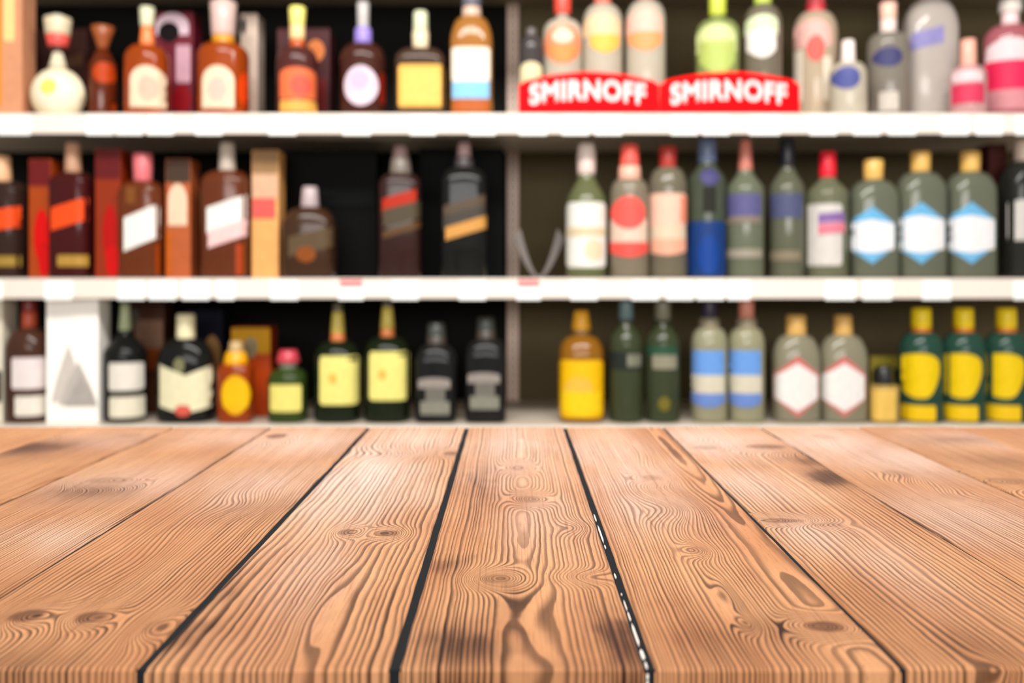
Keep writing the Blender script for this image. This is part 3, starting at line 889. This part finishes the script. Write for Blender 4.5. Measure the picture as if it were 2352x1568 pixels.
for xc, dx, lab in ((776, 0, 'dark green bottle with square yellow label, next to the small red-capped bottle'), (890, 10, 'dark green bottle with square yellow label, next to the grey-labelled black bottles')):
    bottle('whisky_bottle', lab, 3, xc, 104, 822 - dx, 782 - dx, 32, DGREEN, [('neck_seal', 784 - dx, 764 - dx, 36, 34, pl(206, 120, 64)), ('neck_foil', 764 - dx, 716 - dx, 34, 26, pl(204, 184, 84)), ('cap', 716 - dx, 697 - dx, 26, 24, pl(84, 78, 58))],
           [('rect', xc - 43, xc + 46, 818 - dx, 930 - dx, pa(250, 238, 136)), ('oval', xc - 22, xc - 2, 858 - dx, 882 - dx, pa(246, 196, 92))], n=3, group=YW)
GB = 'black bottles with grey spool-shaped labels'
for xc, dy, lab in ((1002, 0, 'black bottle with grey spool-shaped label, next to the yellow-labelled bottle'), (1116, -12, 'black bottle with grey spool-shaped label, beside the upright')):
    bottle('whiskey_bottle', lab, 3, xc, 94, 830 + dy, 790 + dy, 42, gl(30, 29, 29, .2), [('neck_seal', 800 + dy, 770 + dy, 46, 44, pl(70, 62, 56)), ('cap', 770 + dy, 742 + dy, 44, 40, pl(66, 70, 66))],
           [('arch', xc - 42, xc + 32, 868 + dy, 892 + dy, pa(158, 148, 140), .3), ('rect', xc - 24, xc + 20, 890 + dy, 925 + dy, pa(116, 112, 104)), ('rect', xc - 36, xc + 30, 922 + dy, 952 + dy, pa(140, 138, 124))], n=5, dep=.9, group=GB)

# ---- bottom shelf, right bay
bottle('rum_bottle', 'golden yellow bottle with round yellow cap, alone beside the upright', 3, 1335, 104, 816, 770, 40, gl(170, 112, 30, .45), [('neck_seal', 772, 756, 42, 46, pl(120, 90, 50)), ('cap', 756, 714, 46, 34, pl(232, 166, 36))],
       [('rect', 1284, 1388, 828, 960, pa(255, 196, 4)), ('oval', 1298, 1362, 866, 926, pa(242, 192, 70)), ('smile', 1292, 1380, 900, 956, pa(255, 212, 20), .2)], n=2.8)
OG = 'dark olive green bottles with pale banded labels'
bottle('gin_bottle', 'dark olive bottle with blue-grey cap and pale band, next to the golden bottle', 3, 1438, 78, 790, 730, 34, OLIVE, [('cap', 734, 676, 34, 32, pl(96, 118, 122))],
       [('rect', 1402, 1476, 808, 850, pa(46, 52, 48)), ('rect', 1440, 1474, 814, 842, pa(132, 132, 114))], style='tall', group=OG)
bottle('gin_bottle', 'dark olive bottle with grey cap, pale band and small yellow spot', 3, 1522, 80, 790, 730, 34, OLIVE, [('cap', 734, 676, 38, 36, pl(120, 116, 98))],
       [('rect', 1484, 1558, 796, 816, pa(44, 84, 62)), ('rect', 1500, 1556, 816, 848, pa(152, 146, 126)), ('oval', 1512, 1540, 912, 944, pa(120, 108, 34))], style='tall', group=OG)
BV = 'clear bottles with blue and cream labels'
for xc, capm, lab in ((1629, pl(46, 36, 58), 'clear bottle with blue and cream label and dark violet cap'), (1714, pl(206, 130, 110), 'clear bottle with blue and cream label and salmon cap')):
    bottle('vodka_bottle', lab, 3, xc, 82, 790, 752, 46, gl(176, 172, 140, .4), [('neck_seal', 756, 730, 50, 46, pl(140, 130, 106)), ('cap', 730, 680, 36, 36, capm)],
           [('rect', xc - 37, xc + 35, 806, 866, pa(112, 164, 236)), ('rect', xc - 38, xc + 36, 862, 912, pa(222, 214, 192)), ('smile', xc - 38, xc + 36, 904, 936, pa(112, 144, 214), .4)], n=2.4, group=BV)
WD = 'clear gin bottles with gold caps and white diamond labels edged in red'
for xc, cw, lab in ((1828, 48, 'clear gin bottle with gold cap and red-edged white diamond label, beside the blue-labelled bottle'), (1936, 42, 'clear gin bottle with gold cap and red-edged white diamond label, beside the small black-capped bottle')):
    bottle('gin_bottle', lab, 3, xc, 106, 826, 768, 44, gl(160, 154, 130, .4), [('cap', 770, 724, cw, cw - 2, pl(214, 168, 92))],
           [('hex', xc - 46, xc + 54, 818, 958, pa(222, 118, 112), .3), ('hex', xc - 43, xc + 51, 834, 946, pa(248, 244, 240), .27)], n=3, dep=.8, group=WD)
bottle('small_bottle', 'small bottle with black round stopper and tan yellow label, before the yellow-labelled gin', 3, 2030, 62, 886, 882, 26, gl(196, 168, 96, .4), [('stopper', 884, 842, 44, 40, pl(28, 28, 26))],
       [('rect', 2002, 2058, 888, 966, pa(242, 198, 98))], n=3, Y=2.46)
YG = 'green gin bottles with yellow caps and yellow shield labels'
for i, (xc, lab) in enumerate(((2116, 'green gin bottle with yellow cap and label, behind the small black-stoppered bottle'), (2213, 'green gin bottle with yellow cap and label, middle one of three'), (2311, 'green gin bottle with yellow cap and label, at the end of the bottom shelf'))):
    bottle('gin_bottle', lab, 3, xc, 96, 806, 762, 46, TEAL, [('cap_ring', 764, 752, 46, 46, pl(196, 110, 20)), ('cap', 752, 708, 46, 44, pl(246, 212, 20))],
           [('shield', xc - 44, xc + 44, 812, 916, pa(246, 208, 10), .25), ('rect', xc - 34, xc + 34, 932, 968, pa(248, 204, 20))], n=2.2, group=YG)
carton('yellow_card', 'pale yellow shelf card standing behind the black-stoppered small bottle', 3, 2000, 2110, 818, ca(226, 206, 80), [('rect', 2004, 2108, 846, 940, pa(70, 74, 54))], Y=2.68, depth=.006, cat='card')


# ------------------------------------------------------------------ red signs with lettering
def sign(x0, x1, tx0, tx1, label):
    Y = 2.452
    cx = (x0 + x1) / 2
    Xc = (cx - CX) * Y / F
    root = thing('arched_sign', label, 'sign', (Xc, Y, Z1 + .0012), 'red arched signs on the top shelf')
    k = Y / F
    zb = 0.0
    zt = lambda py: EYE - (py - HY) * k - Z1
    bm = bmesh.new()
    N = 20
    ring = []
    hw = (x1 - x0) / 2 * k
    ring.append((-hw, zb)); ring.append((hw, zb))
    for i in range(N + 1):
        s = 1 - 2 * i / N
        py = 166 + 24 * abs(s) ** 1.8 + (6 * max(0, (abs(s) - .93) / .07) ** 2)
        ring.append((s * hw, zt(py)))
    fr = [bm.verts.new((p[0], 0, p[1])) for p in ring]
    bk = [bm.verts.new((p[0], .006, p[1])) for p in ring]
    bm.faces.new(fr); bm.faces.new(bk[::-1])
    for i in range(len(ring)):
        j = (i + 1) % len(ring)
        bm.faces.new((fr[i], bk[i], bk[j], fr[j]))
    bm_obj('sign_panel', bm, mat('plastic', (255, 0, 10), rough=.6, spec=.08), root)
    cu = bpy.data.curves.new('lettering', 'FONT')
    cu.body = 'SMIRNOFF'
    cu.offset = 0.035
    cu.extrude = 0.0
    cu.space_character = 1.06
    tmp = bpy.data.objects.new('lettering_curve', cu)
    COL.objects.link(tmp)
    dg = bpy.context.evaluated_depsgraph_get()
    me = bpy.data.meshes.new_from_object(tmp.evaluated_get(dg))
    bpy.data.objects.remove(tmp)
    bm = bmesh.new()
    bm.from_mesh(me)
    bpy.data.meshes.remove(me)
    bmesh.ops.remove_doubles(bm, verts=bm.verts, dist=1e-5)
    xs = [v.co.x for v in bm.verts]; ys = [v.co.y for v in bm.verts]
    ax, bx, ay, by = min(xs), max(xs), min(ys), max(ys)
    for v in bm.verts:
        s = (v.co.x - ax) / (bx - ax)
        t = (v.co.y - ay) / (by - ay)
        q = 2 * s - 1
        lo, hi = 231 + 12 * q * q, 184 + 10 * q * q
        v.co = Vector(((tx0 + (tx1 - tx0) * s - cx) * k, -.0006, zt(lo + (hi - lo) * t)))
    bm_obj('lettering', bm, pa(255, 236, 236), root)


sign(1192, 1514, 1216, 1484, 'red arched sign with white lettering, beside the central upright')
sign(1516, 1836, 1540, 1808, 'red arched sign with white lettering, beside the clear bottles with blue labels')
